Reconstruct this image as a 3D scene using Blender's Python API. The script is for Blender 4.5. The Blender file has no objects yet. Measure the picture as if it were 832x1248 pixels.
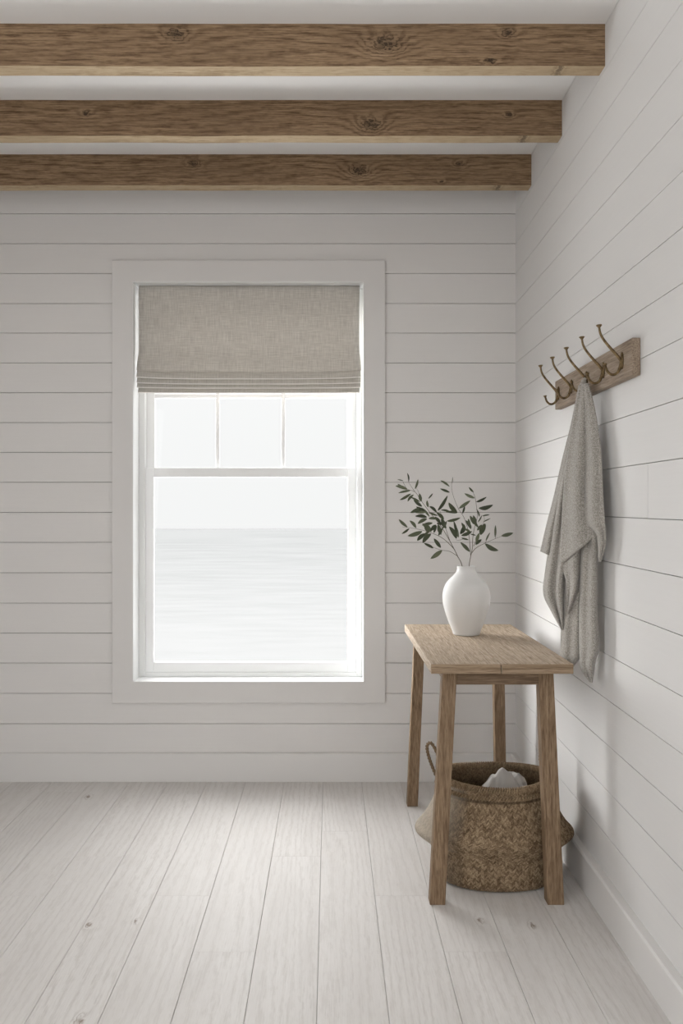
import bpy, bmesh, math, random
import numpy as np
from mathutils import Vector, Matrix, noise as mnoise

random.seed(7); np.random.seed(7)
COL = bpy.context.scene.collection
F = 950.0; VX = 402.0; VY = 622.0; CH = 1.3        # focal length (px of 832x1248), vanishing point, eye height
D = 3.753                                          # distance of the back wall
WX = 0.893                                         # right wall
LX = -2.45                                         # left wall
CZ = 2.880                                         # ceiling
YB = -2.2                                          # where the modelled room ends behind the viewer

def P(px, py, Y):                                  # photograph measurement -> place in the room, at distance Y
    return Vector(((px-VX)*Y/F, Y, CH-(py-VY)*Y/F))

# ------------------------------------------------------------------ node helpers
class NT:
    def __init__(s, name):
        s.m = bpy.data.materials.new(name); s.m.use_nodes = True
        s.t = s.m.node_tree; s.t.nodes.clear()
        s.out = s.n('ShaderNodeOutputMaterial')
    def n(s, typ, **kw):
        nd = s.t.nodes.new(typ)
        for k, v in kw.items(): setattr(nd, k, v)
        return nd
    def put(s, sock, v):
        if isinstance(v, bpy.types.NodeSocket): s.t.links.new(v, sock)
        elif v is not None:
            if sock.type in ('RGBA',) and len(v) == 3: v = (*v, 1)
            sock.default_value = v
    def math(s, op, a, b=None, c=None, clamp=False):
        nd = s.n('ShaderNodeMath', operation=op); nd.use_clamp = clamp
        s.put(nd.inputs[0], a)
        if b is not None: s.put(nd.inputs[1], b)
        if c is not None: s.put(nd.inputs[2], c)
        return nd.outputs[0]
    def vmath(s, op, a, b):
        nd = s.n('ShaderNodeVectorMath', operation=op)
        s.put(nd.inputs[0], a); s.put(nd.inputs[1], b)
        return nd.outputs[0]
    def coords(s, which='Object'):
        return s.n('ShaderNodeTexCoord').outputs[which]
    def sep(s, v):
        nd = s.n('ShaderNodeSeparateXYZ'); s.put(nd.inputs[0], v); return nd.outputs
    def comb(s, x, y, z):
        nd = s.n('ShaderNodeCombineXYZ')
        for i, v in enumerate((x, y, z)): s.put(nd.inputs[i], v)
        return nd.outputs[0]
    def noise(s, v, scale=5., detail=3., rough=.5, dist=0.):
        nd = s.n('ShaderNodeTexNoise')
        s.put(nd.inputs['Vector'], v); nd.inputs['Scale'].default_value = scale
        nd.inputs['Detail'].default_value = detail; nd.inputs['Roughness'].default_value = rough
        nd.inputs['Distortion'].default_value = dist
        return nd.outputs['Fac']
    def scale(s, v, k): return s.vmath('MULTIPLY', v, k)
    def ramp(s, fac, stops):
        nd = s.n('ShaderNodeValToRGB'); s.put(nd.inputs[0], fac)
        cr = nd.color_ramp
        while len(cr.elements) < len(stops): cr.elements.new(.5)
        for e, (p, c) in zip(cr.elements, stops):
            e.position = p; e.color = (*c, 1) if len(c) == 3 else c
        return nd.outputs[0]
    def mix(s, fac, a, b, mode='MIX'):
        nd = s.n('ShaderNodeMix', data_type='RGBA', blend_type=mode)
        s.put(nd.inputs[0], fac); s.put(nd.inputs[6], a); s.put(nd.inputs[7], b)
        return nd.outputs[2]
    def bump(s, h, strength=.3, dist=.002):
        nd = s.n('ShaderNodeBump'); s.put(nd.inputs['Height'], h)
        nd.inputs['Strength'].default_value = strength; nd.inputs['Distance'].default_value = dist
        return nd.outputs[0]
    def bsdf(s, color, rough=.6, normal=None, metallic=0., spec=.3, sheen=0.):
        nd = s.n('ShaderNodeBsdfPrincipled')
        s.put(nd.inputs['Base Color'], color); s.put(nd.inputs['Roughness'], rough)
        nd.inputs['Metallic'].default_value = metallic
        nd.inputs['Specular IOR Level'].default_value = spec
        nd.inputs['Sheen Weight'].default_value = sheen
        if normal is not None: s.put(nd.inputs['Normal'], normal)
        s.t.links.new(nd.outputs[0], s.out.inputs[0])
        return nd

def wood(name, dark, mid, light, axis='X', knots=(), freq=9., rough=.62, fibre=1., ringc=.5, rnd=False, low=(.7, 5.), bumps=.35, kdark=None, streak=0.):
    """Sawn timber: contour rings of a slow field, bent round knots, with fine fibre along the grain.
    knots: (u, v, size) in the object's own metres; u along the grain, v across."""
    s = NT(name)
    x, y, z = s.sep(s.coords())
    u, v, w = {'X': (x, z, y), 'Y': (y, x, z), 'Z': (z, x, y)}[axis]
    if rnd:
        at = s.n('ShaderNodeAttribute', attribute_name='rnd')
        r = s.sep(at.outputs['Color'])
        u2 = s.math('ADD', u, s.math('MULTIPLY', r[0], 37.)); v2 = s.math('ADD', v, s.math('MULTIPLY', r[1], 11.))
    else: u2, v2 = u, v
    lo = s.noise(s.comb(s.math('MULTIPLY', u2, low[0]), s.math('MULTIPLY', v2, low[1]), s.math('MULTIPLY', w, low[1])), 1., 2., .45)
    f = s.math('MULTIPLY', lo, freq)
    f = s.math('ADD', f, s.math('MULTIPLY', v2, 34.))
    km = None
    for (ku, kv, ks) in knots:
        du = s.math('MULTIPLY', s.math('SUBTRACT', u, ku), .62/ks)
        dv = s.math('DIVIDE', s.math('SUBTRACT', v, kv), ks)
        d2 = s.math('ADD', s.math('MULTIPLY', du, du), s.math('MULTIPLY', dv, dv))
        g = s.math('EXPONENT', s.math('MULTIPLY', d2, -1.))
        f = s.math('ADD', f, s.math('MULTIPLY', g, 85.*ks))
        g2 = s.math('EXPONENT', s.math('MULTIPLY', d2, -1.6))
        km = g2 if km is None else s.math('ADD', km, g2)
    wob = s.noise(s.comb(s.math('MULTIPLY', u2, 12.), s.math('MULTIPLY', v2, 60.), s.math('MULTIPLY', w, 60.)), 1., 3., .6)
    f = s.math('ADD', f, s.math('MULTIPLY', wob, .9))
    if knots:
        curl = s.noise(s.comb(s.math('MULTIPLY', u2, 30.), s.math('MULTIPLY', v2, 45.), s.math('MULTIPLY', w, 45.)), 1., 3., .6)
        f = s.math('ADD', f, s.math('MULTIPLY', s.math('SUBTRACT', curl, .5), s.math('MULTIPLY_ADD', km, 4.5, .9)))
    ring = s.math('MULTIPLY_ADD', s.math('SINE', s.math('MULTIPLY', f, 6.283)), .5, .5)
    ring = s.math('POWER', ring, 1.6)
    fi = s.noise(s.comb(s.math('MULTIPLY', u2, 10.), s.math('MULTIPLY', v2, 210.), s.math('MULTIPLY', w, 210.)), 1., 4., .65)
    pores = s.noise(s.comb(s.math('MULTIPLY', u2, 24.), s.math('MULTIPLY', v2, 270.), s.math('MULTIPLY', w, 270.)), 1., 2., .5)
    pores = s.math('MULTIPLY', s.math('SUBTRACT', .47, pores), 5., clamp=True)
    fac = s.math('ADD', s.math('MULTIPLY', ring, ringc), s.math('MULTIPLY', s.math('SUBTRACT', fi, .5), 2.0*fibre))
    fac = s.math('ADD', fac, .5-ringc*.45, clamp=True)
    c = s.ramp(fac, [(0, light), (.5, mid), (1, dark)])
    big = s.noise(s.comb(s.math('MULTIPLY', u2, 2.2), s.math('MULTIPLY', v2, 9.), s.math('MULTIPLY', w, 9.)), 1., 3., .55)
    c = s.mix(s.math('MULTIPLY', s.math('SUBTRACT', big, .42), 1.7, clamp=True), c, s.mix(.55, mid, dark))
    c = s.mix(s.math('MULTIPLY', pores, .50*fibre), c, dark)
    if streak:
        st = s.noise(s.comb(s.math('MULTIPLY', u2, 3.), s.math('MULTIPLY', v2, 75.), s.math('MULTIPLY', w, 75.)), 1., 3., .6, .6)
        c = s.mix(s.math('MULTIPLY', s.math('SUBTRACT', st, .585), 9.*streak, clamp=True), c, tuple(k*.8 for k in dark))
    if rnd: c = s.mix(s.math('MULTIPLY', r[2], .30), c, mid)
    if km is not None:
        kc = s.math('MULTIPLY', s.math('POWER', km, 4.), s.math('MULTIPLY_ADD', curl, 2.6, -.45), clamp=True)
        km = s.math('ADD', kc, s.math('MULTIPLY', km, s.math('MULTIPLY_ADD', s.math('MULTIPLY', ring, fi), 2.2, -.2), clamp=True), clamp=True)
        c = s.mix(s.math('MULTIPLY', km, .85), c, kdark or tuple(k*.45 for k in dark))
    h = s.math('SUBTRACT', s.math('MULTIPLY', fi, .7), s.math('MULTIPLY', pores, .5))
    h = s.math('SUBTRACT', h, s.math('MULTIPLY', ring, .25))
    s.bsdf(c, rough, s.bump(h, bumps, .0012), spec=.25)
    return s.m

def paint(name, col, rough=.55, grain=0., axis='X', speck=.02):
    s = NT(name)
    x, y, z = s.sep(s.coords())
    a, b = (x, z) if axis == 'X' else (y, z)
    gr = s.noise(s.comb(s.math('MULTIPLY', a, 3.), s.math('MULTIPLY', b, 120.), 0.), 1., 4., .6)
    n2 = s.noise(s.coords(), 2.3, 2.)
    n3 = s.noise(s.coords(), 420., 2.)
    fac = s.math('ADD', s.math('MULTIPLY', s.math('SUBTRACT', gr, .5), grain), s.math('MULTIPLY', s.math('SUBTRACT', n2, .5), .10))
    fac = s.math('ADD', fac, s.math('MULTIPLY', s.math('SUBTRACT', n3, .5), speck*4))
    c = s.mix(s.math('ADD', fac, .5, clamp=True), tuple(k*.93 for k in col), tuple(min(1, k*1.07) for k in col))
    h = s.math('ADD', s.math('MULTIPLY', gr, grain*2), s.math('MULTIPLY', n3, .12))
    s.bsdf(c, rough, s.bump(h, .22, .0015), spec=.3)
    return s.m

M = {}
M['wall'] = paint('painted shiplap', (.70, .682, .666), grain=.30, axis='X')
M['wall_r'] = paint('painted shiplap side', (.72, .709, .697), grain=.30, axis='Y')
M['gap'] = paint('shadowed gap', (.30, .285, .27), grain=0)
M['base'] = paint('painted baseboard', (.70, .685, .67), grain=.05)
M['ceil'] = paint('ceiling paint', (.80, .795, .785), rough=.8)
M['casing'] = paint('window casing paint', (.685, .668, .653), rough=.5)
M['sash'] = paint('sash paint', (.90, .905, .905), rough=.4, speck=.005)
M['jamb'] = paint('jamb paint', (.84, .845, .84), rough=.5, speck=.005)
M['vase'] = paint('matt white ceramic', (.69, .68, .665), rough=.6, speck=.10)

# ------------------------------------------------------------------ mesh helpers
def link(name, bm, mat, parent=None, origin=None, smooth=False, bevel=0., sub=0, autosmooth=None):
    me = bpy.data.meshes.new(name)
    if origin is not None: bmesh.ops.translate(bm, verts=bm.verts, vec=-Vector(origin))
    bmesh.ops.recalc_face_normals(bm, faces=bm.faces)
    bm.to_mesh(me); bm.free()
    for m in (mat if isinstance(mat, (list, tuple)) else [mat]): me.materials.append(m)
    o = bpy.data.objects.new(name, me); COL.objects.link(o)
    if parent is not None: o.parent = parent
    elif origin is not None: o.location = origin
    if smooth: me.polygons.foreach_set('use_smooth', [True]*len(me.polygons))
    if bevel:
        b = o.modifiers.new('bevel', 'BEVEL'); b.width = bevel; b.segments = 2; b.limit_method = 'ANGLE'
    if sub:
        b = o.modifiers.new('sub', 'SUBSURF'); b.levels = sub; b.render_levels = sub
    return o

def thing(name, loc, label, cat, group=None):
    o = bpy.data.objects.new(name, None); COL.objects.link(o); o.location = loc
    o.empty_display_size = .05
    o['label'] = label; o['category'] = cat
    if group: o['group'] = group
    return o

def tag(o, label, cat, group=None):
    o['label'] = label; o['category'] = cat
    if group: o['group'] = group
    return o

def box(bm, x0, x1, y0, y1, z0, z1, mi=0):
    vs = [bm.verts.new(c) for c in ((x0,y0,z0),(x1,y0,z0),(x1,y1,z0),(x0,y1,z0),(x0,y0,z1),(x1,y0,z1),(x1,y1,z1),(x0,y1,z1))]
    fs = []
    for f in ((0,3,2,1),(4,5,6,7),(0,1,5,4),(1,2,6,5),(2,3,7,6),(3,0,4,7)):
        fc = bm.faces.new([vs[i] for i in f]); fc.material_index = mi; fs.append(fc)
    return vs, fs

def hexa(bm, c8, mi=0):                             # 8 corners: bottom 4 (ccw), top 4
    vs = [bm.verts.new(c) for c in c8]
    for f in ((0,3,2,1),(4,5,6,7),(0,1,5,4),(1,2,6,5),(2,3,7,6),(3,0,4,7)):
        bm.faces.new([vs[i] for i in f]).material_index = mi
    return vs

def smooth_path(pts, n):
    """Catmull-Rom resampling of a polyline, even by arc length."""
    A = np.array([list(p) for p in pts], float)
    if len(A) == 2: t = np.linspace(0, 1, n)[:, None]; return A[0]*(1-t)+A[1]*t
    Q = np.vstack([2*A[0]-A[1], A, 2*A[-1]-A[-2]])
    out = []
    for i in range(1, len(Q)-2):
        for k in range(16):
            t = k/16
            out.append(.5*((2*Q[i])+(-Q[i-1]+Q[i+1])*t+(2*Q[i-1]-5*Q[i]+4*Q[i+1]-Q[i+2])*t*t+(-Q[i-1]+3*Q[i]-3*Q[i+1]+Q[i+2])*t**3))
    out.append(A[-1]); out = np.array(out)
    L = np.r_[0, np.cumsum(np.linalg.norm(np.diff(out, axis=0), axis=1))]
    s = np.linspace(0, L[-1], n)
    return np.stack([np.interp(s, L, out[:, k]) for k in range(out.shape[1])], 1)

def tube(bm, path, radii, seg=10, caps=True):
    path = [Vector(p) for p in path]; n = len(path)
    if not hasattr(radii, '__len__'): radii = [radii]*n
    up = Vector((0, 0, 1)); rings = []; N = None
    for i in range(n):
        T = (path[min(i+1, n-1)]-path[max(i-1, 0)]).normalized()
        if N is None:
            N = T.cross(up) if abs(T.dot(up)) < .95 else T.cross(Vector((1, 0, 0)))
        N = (N-T*N.dot(T)).normalized(); B = T.cross(N)
        rings.append([bm.verts.new(path[i]+(N*math.cos(a)+B*math.sin(a))*radii[i]) for a in [2*math.pi*k/seg for k in range(seg)]])
    for a, b in zip(rings, rings[1:]):
        for k in range(seg): bm.faces.new((a[k], a[(k+1) % seg], b[(k+1) % seg], b[k]))
    if caps:
        bm.faces.new(rings[0][::-1]); bm.faces.new(rings[-1])
    return rings

def grid(bm, pts):
    """pts[i][j] -> quads"""
    V = [[bm.verts.new(p) for p in r] for r in pts]
    for i in range(len(V)-1):
        for j in range(len(V[0])-1): bm.faces.new((V[i][j], V[i][j+1], V[i+1][j+1], V[i+1][j]))
    return V

# ================================================================== CAMERA
cam = bpy.data.objects.new('camera', bpy.data.cameras.new('camera')); COL.objects.link(cam)
cam.location = (0, 0, CH); cam.rotation_euler = (math.pi/2, 0, 0)
cam.data.sensor_fit = 'VERTICAL'; cam.data.sensor_height = 36; cam.data.lens = F/1248*36
cam.data.shift_x = (416-VX)/1248; cam.data.shift_y = -(624-VY)/1248
cam.data.clip_end = 3000
bpy.context.scene.camera = cam

# ================================================================== ROOM SHELL
S0 = 253.1
def zb(py): return CH-(py-VY)/S0
def xb(px): return (px-VX)/S0
back_px = [224, 260.5, 297, 333.3, 370, 406, 442.3, 478.6, 515, 551.3, 587.8, 624.5, 661, 698, 735, 771.5, 808, 845, 882]
lines = [zb(p) for p in back_px] + [zb(917)-.03]
ox0, ox1, oz0, oz1 = xb(163), xb(443), zb(830), zb(345)      # window opening
G = .0013                                                    # half gap between boards
def bevel_box(bm, x0, x1, y0, y1, z0, z1): box(bm, x0, x1, y0, y1, z0, z1)

bm = bmesh.new()
T = .018
tops = [CZ+.02] + lines
for zt, zl in zip(tops, tops[1:]):
    a, b = zl+G, zt-G
    if b-a < .01: continue
    segs = [(LX, WX+.02)]
    if b > oz0 and a < oz1: segs = [(LX, ox0-.004), (ox1+.004, WX+.02)]
    for x0, x1 in segs:
        if len(segs) == 1 or not (a < oz0 < b or a < oz1 < b): box(bm, x0, x1, D, D+T, a, b)
        else: box(bm, x0, x1, D, D+T, a, b)
    if len(segs) == 2:
        if b > oz1: box(bm, ox0-.004, ox1+.004, D, D+T, max(oz1+.01, a), b)
        if a < oz0: box(bm, ox0-.004, ox1+.004, D, D+T, a, min(oz0-.01, b))
box(bm, LX, WX+.02, D, D+T, -.01, lines[-1]+.001)
# backing of the wall behind the boards, with the opening left free
for x0, x1, z0, z1 in ((LX, ox0-.004, -.01, CZ), (ox1+.004, WX+.1, -.01, CZ), (ox0-.004, ox1+.004, oz1+.004, CZ), (ox0-.004, ox1+.004, -.01, oz0-.004)):
    box(bm, x0, x1, D+.010, D+.15, z0, z1, 1)
o = link('wall_back', bm, [M['wall'], M['gap']]); o['kind'] = 'structure'

# right wall: boards run toward the viewer, each a little out of level
def drop(z):
    zs = [.0, .1, .27, .6, .85, 1.0, 1.29, 1.434, 1.58, 1.72, 1.9, 2.58, 3.]
    ds = [-.028, -.03, -.034, -.029, -.026, -.018, -.015, -.003, .005, .015, .008, .004, .004]
    return float(np.interp(z, zs, ds))
Yn = 1.973
def rz(z, Y):
    if Y > Yn: return z+drop(z)*(D-Y)/(D-Yn)
    return z+drop(z)
bm = bmesh.new()
jr = random.Random(3)
for i, (zt, zl) in enumerate(zip(tops, tops[1:])):
    a, b = zl+G*.8, zt-G*.8
    if i == len(tops)-2: a = zl-.08
    ys = [D+.02, Yn, -.2-jr.random()*.8, YB]
    cuts = [ys[0]]
    # a butt joint right of the blanket in one board
    joint = 2.192 if abs(zt-zb(587.8)) < .02 else None
    pts = [D+.02, Yn, YB]
    if joint: pts = [D+.02, joint, Yn, YB]
    for k in range(len(pts)-1):
        ya, yb_ = pts[k], pts[k+1]
        e = .0012 if joint and k == 1 else 0
        if joint and k == 0: yb_ += .0012
        ya -= e
        c = []
        for zz in (a, b):
            za, zc = rz(zz, ya), rz(zz, yb_)
            c.append(((WX, yb_, zc), (WX+T, yb_, zc), (WX+T, ya, za), (WX, ya, za)))
        hexa(bm, c[0]+c[1])
box(bm, WX+.010, WX+.12, YB, D+.12, -.01, CZ, 1)
o = link('wall_right', bm, [M['wall_r'], M['gap']]); o['kind'] = 'structure'

# left wall (outside the picture) with a wide opening added to let light in
bm = bmesh.new()
wy0, wy1, wz0, wz1 = -1.9, .1, .35, 2.45
for y0, y1, z0, z1 in ((wy1, D+.1, 0, CZ), (YB, wy0, 0, CZ), (wy0, wy1, 0, wz0), (wy0, wy1, wz1, CZ)):
    box(bm, LX-.1, LX, y0, y1, z0, z1)
o = link('wall_left', bm, M['wall']); o['kind'] = 'structure'

bm = bmesh.new(); box(bm, LX-.1, WX+.12, YB, D+.15, CZ, CZ+.08)
o = link('ceiling', bm, M['ceil']); o['kind'] = 'structure'

# floor planks
s_floor = wood('whitewashed floor planks', (.47, .44, .415), (.635, .612, .59), (.70, .682, .665), axis='Y', rnd=True, freq=9., rough=.5,
               knots=[(2.47, .473, .016), (2.441, .635, .016), (2.445, -.757, .015), (1.985, -.638, .020), (2.465, -.615, .012), (3.539, -1.10, .020)], kdark=(.22, .17, .135), ringc=.26, fibre=.55, low=(.55, 4.5), bumps=.22)
bm = bmesh.new()
lay = bm.verts.layers.float_color.new('rnd')
X0, PW = -.034, .1848
joints = {0: 3.158, -1: 2.929, -2: 2.2955, -3: 2.629, -5: 2.929, -6: 2.629, 1: 2.629, 2: 2.2955}
fr = random.Random(11)
knots_floor = []
for c in range(-14, 6):
    xa, xb_ = X0+c*PW, X0+(c+1)*PW
    xa2, xb2 = max(xa, LX-.02)+.0005, min(xb_, WX+.01)-.0005
    if xb2-xa2 < .02: continue
    j = joints.get(c, 1.55+fr.random()*.3)
    ends = [j]
    while ends[-1] > YB: ends.append(ends[-1]-1.75-.3*fr.random())
    while ends[0] < D: ends.insert(0, ends[0]+1.9+.2*fr.random())
    for y1, y0 in zip(ends, ends[1:]):
        y1, y0 = min(y1, D+.05), max(y0, YB)
        if y1-y0 < .03: continue
        col = (fr.random(), fr.random(), fr.random(), 1)
        # planks with a fine chamfer along each long edge
        ya, yb2 = y0+.0004, y1-.0004
        ch = .0010
        prof = [(xa2, -.015), (xb2, -.015), (xb2, -ch), (xb2-ch, 0), (xa2+ch, 0), (xa2, -ch)]
        va = [bm.verts.new((x, ya, z)) for x, z in prof]; vb = [bm.verts.new((x, yb2, z)) for x, z in prof]
        for v in va+vb: v[lay] = col
        bm.faces.new(va); bm.faces.new(vb[::-1])
        for k in range(6): bm.faces.new((va[k], vb[k], vb[(k+1) % 6], va[(k+1) % 6]))
vs, fs = box(bm, LX-.1, WX+.12, YB, D+.15, -.06, -.006, 1)
o = link('floor', bm, [s_floor, paint('floor gap', (.17, .15, .13))]); o['kind'] = 'structure'

# baseboards
BX = .864
bm = bmesh.new()
prof = [(0, 0), (-.022, 0), (-.022, zb(917)-.004), (-.018, zb(917)), (0, zb(917))]
va = [bm.verts.new((LX, D+a, z)) for a, z in prof]; vb = [bm.verts.new((WX, D+a, z)) for a, z in prof]
for k in range(5): bm.faces.new((va[k], vb[k], vb[(k+1) % 5], va[(k+1) % 5]))
bm.faces.new(va[::-1]); bm.faces.new(vb)
o = link('baseboard_back', bm, M['base']); o['kind'] = 'structure'
bm = bmesh.new()
rings = []
for Y in (D-.0225, Yn, YB):
    h = .136 if Y > 3 else .116
    rings.append([bm.verts.new((x, Y, z)) for x, z in ((WX+.004, 0), (BX, 0), (BX, h-.006), (BX+.005, h), (WX+.004, h))])
for a, b in zip(rings, rings[1:]):
    for k in range(5): bm.faces.new((a[k], a[(k+1) % 5], b[(k+1) % 5], b[k]))
bm.faces.new(rings[0][::-1]); bm.faces.new(rings[-1])
o = link('baseboard_right', bm, M['base']); o['kind'] = 'structure'

# ================================================================== WINDOW
win = bpy.data.objects.new('window_1', None); COL.objects.link(win); win.location = ((ox0+ox1)/2, D, oz0); win['kind'] = 'structure'
WO = win.location.copy()
cy0 = D-.020
cs = (D-.020)/F
cx0, cx1 = (136.5-VX)*cs, (469-VX)*cs
cz1, cz0 = CH-(317-VY)*cs, CH-(857-VY)*cs
bm = bmesh.new()
def loop4(x0, x1, z0, z1, y): return [bm.verts.new(c) for c in ((x0, y, z0), (x1, y, z0), (x1, y, z1), (x0, y, z1))]
La, Lb = loop4(cx0, cx1, cz0, cz1, cy0), loop4(ox0, ox1, oz0, oz1, cy0)
Lc_, Ld_ = loop4(cx0, cx1, cz0, cz1, D+.002), loop4(ox0, ox1, oz0, oz1, D+.002)
for A_, B_ in ((La, Lb), (Lc_, La), (Lb, Ld_), (Ld_, Lc_)):
    for q in range(4): bm.faces.new((A_[q], A_[(q+1) % 4], B_[(q+1) % 4], B_[q]))
link('window_casing', bm, M['casing'], win, WO, bevel=.0015)
bm = bmesh.new()                                    # jamb lining the opening
jd0, jd1 = D-.019, D+.15
for a in ((ox0-.003, ox0+.002, oz0, oz1), (ox1-.002, ox1+.003, oz0, oz1), (ox0, ox1, oz1-.002, oz1+.003), (ox0, ox1, oz0-.003, oz0+.002)):
    box(bm, a[0], a[1], jd0, jd1, a[2], a[3])
link('jamb', bm, M['jamb'], win, WO)
def frame(bm, x0, x1, z0, z1, y0, y1, l, r, t, b):
    """rectangular frame of four members whose widths are l, r, t, b"""
    box(bm, x0, x0+l, y0, y1, z0, z1); box(bm, x1-r, x1, y0, y1, z0, z1)
    box(bm, x0+l, x1-r, y0, y1, z1-t, z1); box(bm, x0+l, x1-r, y0, y1, z0, z0+b)
bm = bmesh.new()
frame(bm, ox0+.002, ox1-.002, oz0+.002, oz1-.002, D+.088, D+.148, .030, .026, .03, .020)
link('sash_stop', bm, M['jamb'], win, WO, bevel=.002)
k1 = (D+.10)/F; k2 = (D+.128)/F
lx0, lx1 = (177-VX)*k1, (434-VX)*k1; lz0, lz1 = CH-(820-VY)*k1, CH-(570-VY)*k1
gx0, gx1 = (187-VX)*k1, (423.5-VX)*k1; gz0, gz1 = CH-(807-VY)*k1, CH-(581.5-VY)*k1
bm = bmesh.new()
frame(bm, lx0, lx1, lz0, lz1, D+.10, D+.127, gx0-lx0, lx1-gx1, lz1-gz1, gz0-lz0)
ls = link('lower_sash', bm, M['sash'], win, WO, bevel=.003)
ux0, ux1 = (188.5-VX)*k2, (423-VX)*k2
bm = bmesh.new()
frame(bm, lx0, lx1, lz1-.045, oz1-.03, D+.128, D+.155, ux0-lx0, lx1-ux1, .04, .045)
us = link('upper_sash', bm, M['sash'], win, WO, bevel=.003)
bm = bmesh.new()
for px in (265, 345):
    xm = (px-VX)*k2; box(bm, xm-.009, xm+.009, D+.130, D+.150, lz1-.01, oz1-.05)
zm = CH-(482.5-VY)*k2
for x0, x1 in ((ux0-.002, (265-VX)*k2-.009), ((265-VX)*k2+.009, (345-VX)*k2-.009), ((345-VX)*k2+.009, ux1+.002)):
    box(bm, x0, x1, D+.130, D+.150, zm-.010, zm+.010)
link('muntin', bm, M['sash'], us, Vector((0, 0, 0)), bevel=.002).location = -WO
# glass
s = NT('window glass')
tr = s.n('ShaderNodeBsdfTransparent'); tr.inputs[0].default_value = (.985, .99, .99, 1)
gl = s.n('ShaderNodeBsdfGlossy'); gl.inputs['Roughness'].default_value = .02
mx = s.n('ShaderNodeMixShader'); mx.inputs[0].default_value = .012
s.t.links.new(tr.outputs[0], mx.inputs[1]); s.t.links.new(gl.outputs[0], mx.inputs[2]); s.t.links.new(mx.outputs[0], s.out.inputs[0])
M['glass'] = s.m
for nm, par, x0, x1, z0, z1, y in (('glass_pane', ls, gx0, gx1, gz0, gz1, D+.112), ('glass_pane', us, ux0, ux1, lz1-.002, oz1-.068, D+.140)):
    bm = bmesh.new(); bm.faces.new([bm.verts.new(c) for c in ((x0, y, z0), (x1, y, z0), (x1, y, z1), (x0, y, z1))])
    o = link(nm, bm, M['glass'], par, Vector((0, 0, 0))); o.location = -WO

# ================================================================== ROMAN BLIND
s = NT('woven linen')
x, y, z = s.sep(s.coords())
wx = s.noise(s.comb(s.math('MULTIPLY', x, 260.), s.math('MULTIPLY', z, 14.), y), 1., 3., .6)
wz = s.noise(s.comb(s.math('MULTIPLY', x, 14.), s.math('MULTIPLY', z, 260.), y), 1., 3., .6)
sp = s.math('MULTIPLY', s.math('ADD', wx, wz), .5)
gx = s.math('SINE', s.math('MULTIPLY', x, 1500.)); gz = s.math('SINE', s.math('MULTIPLY', z, 1500.))
g = s.math('MULTIPLY', gx, gz)
fac = s.math('MULTIPLY_ADD', s.math('SUBTRACT', sp, .5), 4.0, .5, clamp=True)
c = s.ramp(fac, [(0, (.50, .47, .43)), (.5, (.60, .57, .525)), (1, (.70, .67, .62))])
pb = s.bsdf(c, .9, s.bump(s.math('ADD', sp, s.math('MULTIPLY', g, .15)), .5, .001), spec=.1, sheen=.15)
tl = s.n('ShaderNodeBsdfTranslucent'); s.put(tl.inputs[0], c)
mx = s.n('ShaderNodeMixShader'); mx.inputs[0].default_value = .25
s.t.links.new(pb.outputs[0], mx.inputs[1]); s.t.links.new(tl.outputs[0], mx.inputs[2]); s.t.links.new(mx.outputs[0], s.out.inputs[0])
M['linen'] = s.m
k = (D+.02)/F
bx0, bx1 = (168.3-VX)*k, (438.2-VX)*k
bzt = oz1-.004
blind = thing('roman_blind', ((bx0+bx1)/2, D+.03, bzt), 'greige woven linen roman blind half lowered inside the window opening', 'blind')
BO = blind.location.copy()
bm = bmesh.new(); box(bm, bx0+.004, bx1-.004, D+.034, D+.060, bzt-.03, bzt)
link('headrail', bm, M['sash'], blind, BO)
def blind_z(py): return CH-(py-VY)*k
bm = bmesh.new()
rows = []
zt, zf = bzt, blind_z(451)
for i in range(25):
    t = i/24; zz = zt+(zf-zt)*t
    row = []
    fl = max(0, (t-.72)/.28); fl = fl*fl*(3-2*fl)
    for j in range(31):
        q = j/30
        sag = -.010*fl*(1-(2*q-1)**4)
        wid = 1+fl*.010*0
        xx = bx0+(bx1-bx0)*q + (q-.5)*2*fl*.006 - (q-.5)*.004*math.sin(t*3.14)
        yy = D+.031-.020*fl + .0022*math.sin(q*9+t*2)*t + .001*math.sin(q*23)
        row.append((xx, yy, zz+sag))
    rows.append(row)
# the cloth rolls under at the top fold
last = rows[-1]
rows.append([(p[0], p[1]+.004, p[2]-.003) for p in last]); rows.append([(p[0], p[1]+.014, p[2]+.004) for p in last])
grid(bm, rows)
o = link('shade_panel', bm, M['linen'], blind, BO, smooth=True)
sm = o.modifiers.new('thick', 'SOLIDIFY'); sm.thickness = .0012
# seam of the batten pocket
bm = bmesh.new(); box(bm, bx0+.001, bx1-.001, D+.0285, D+.0305, blind_z(424.6), blind_z(423.8))
M['lit_edge'] = paint('linen piping', (.93, .905, .87), rough=.9)  # pale tubes on the fold edges: the light they catch is put into colour
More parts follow.
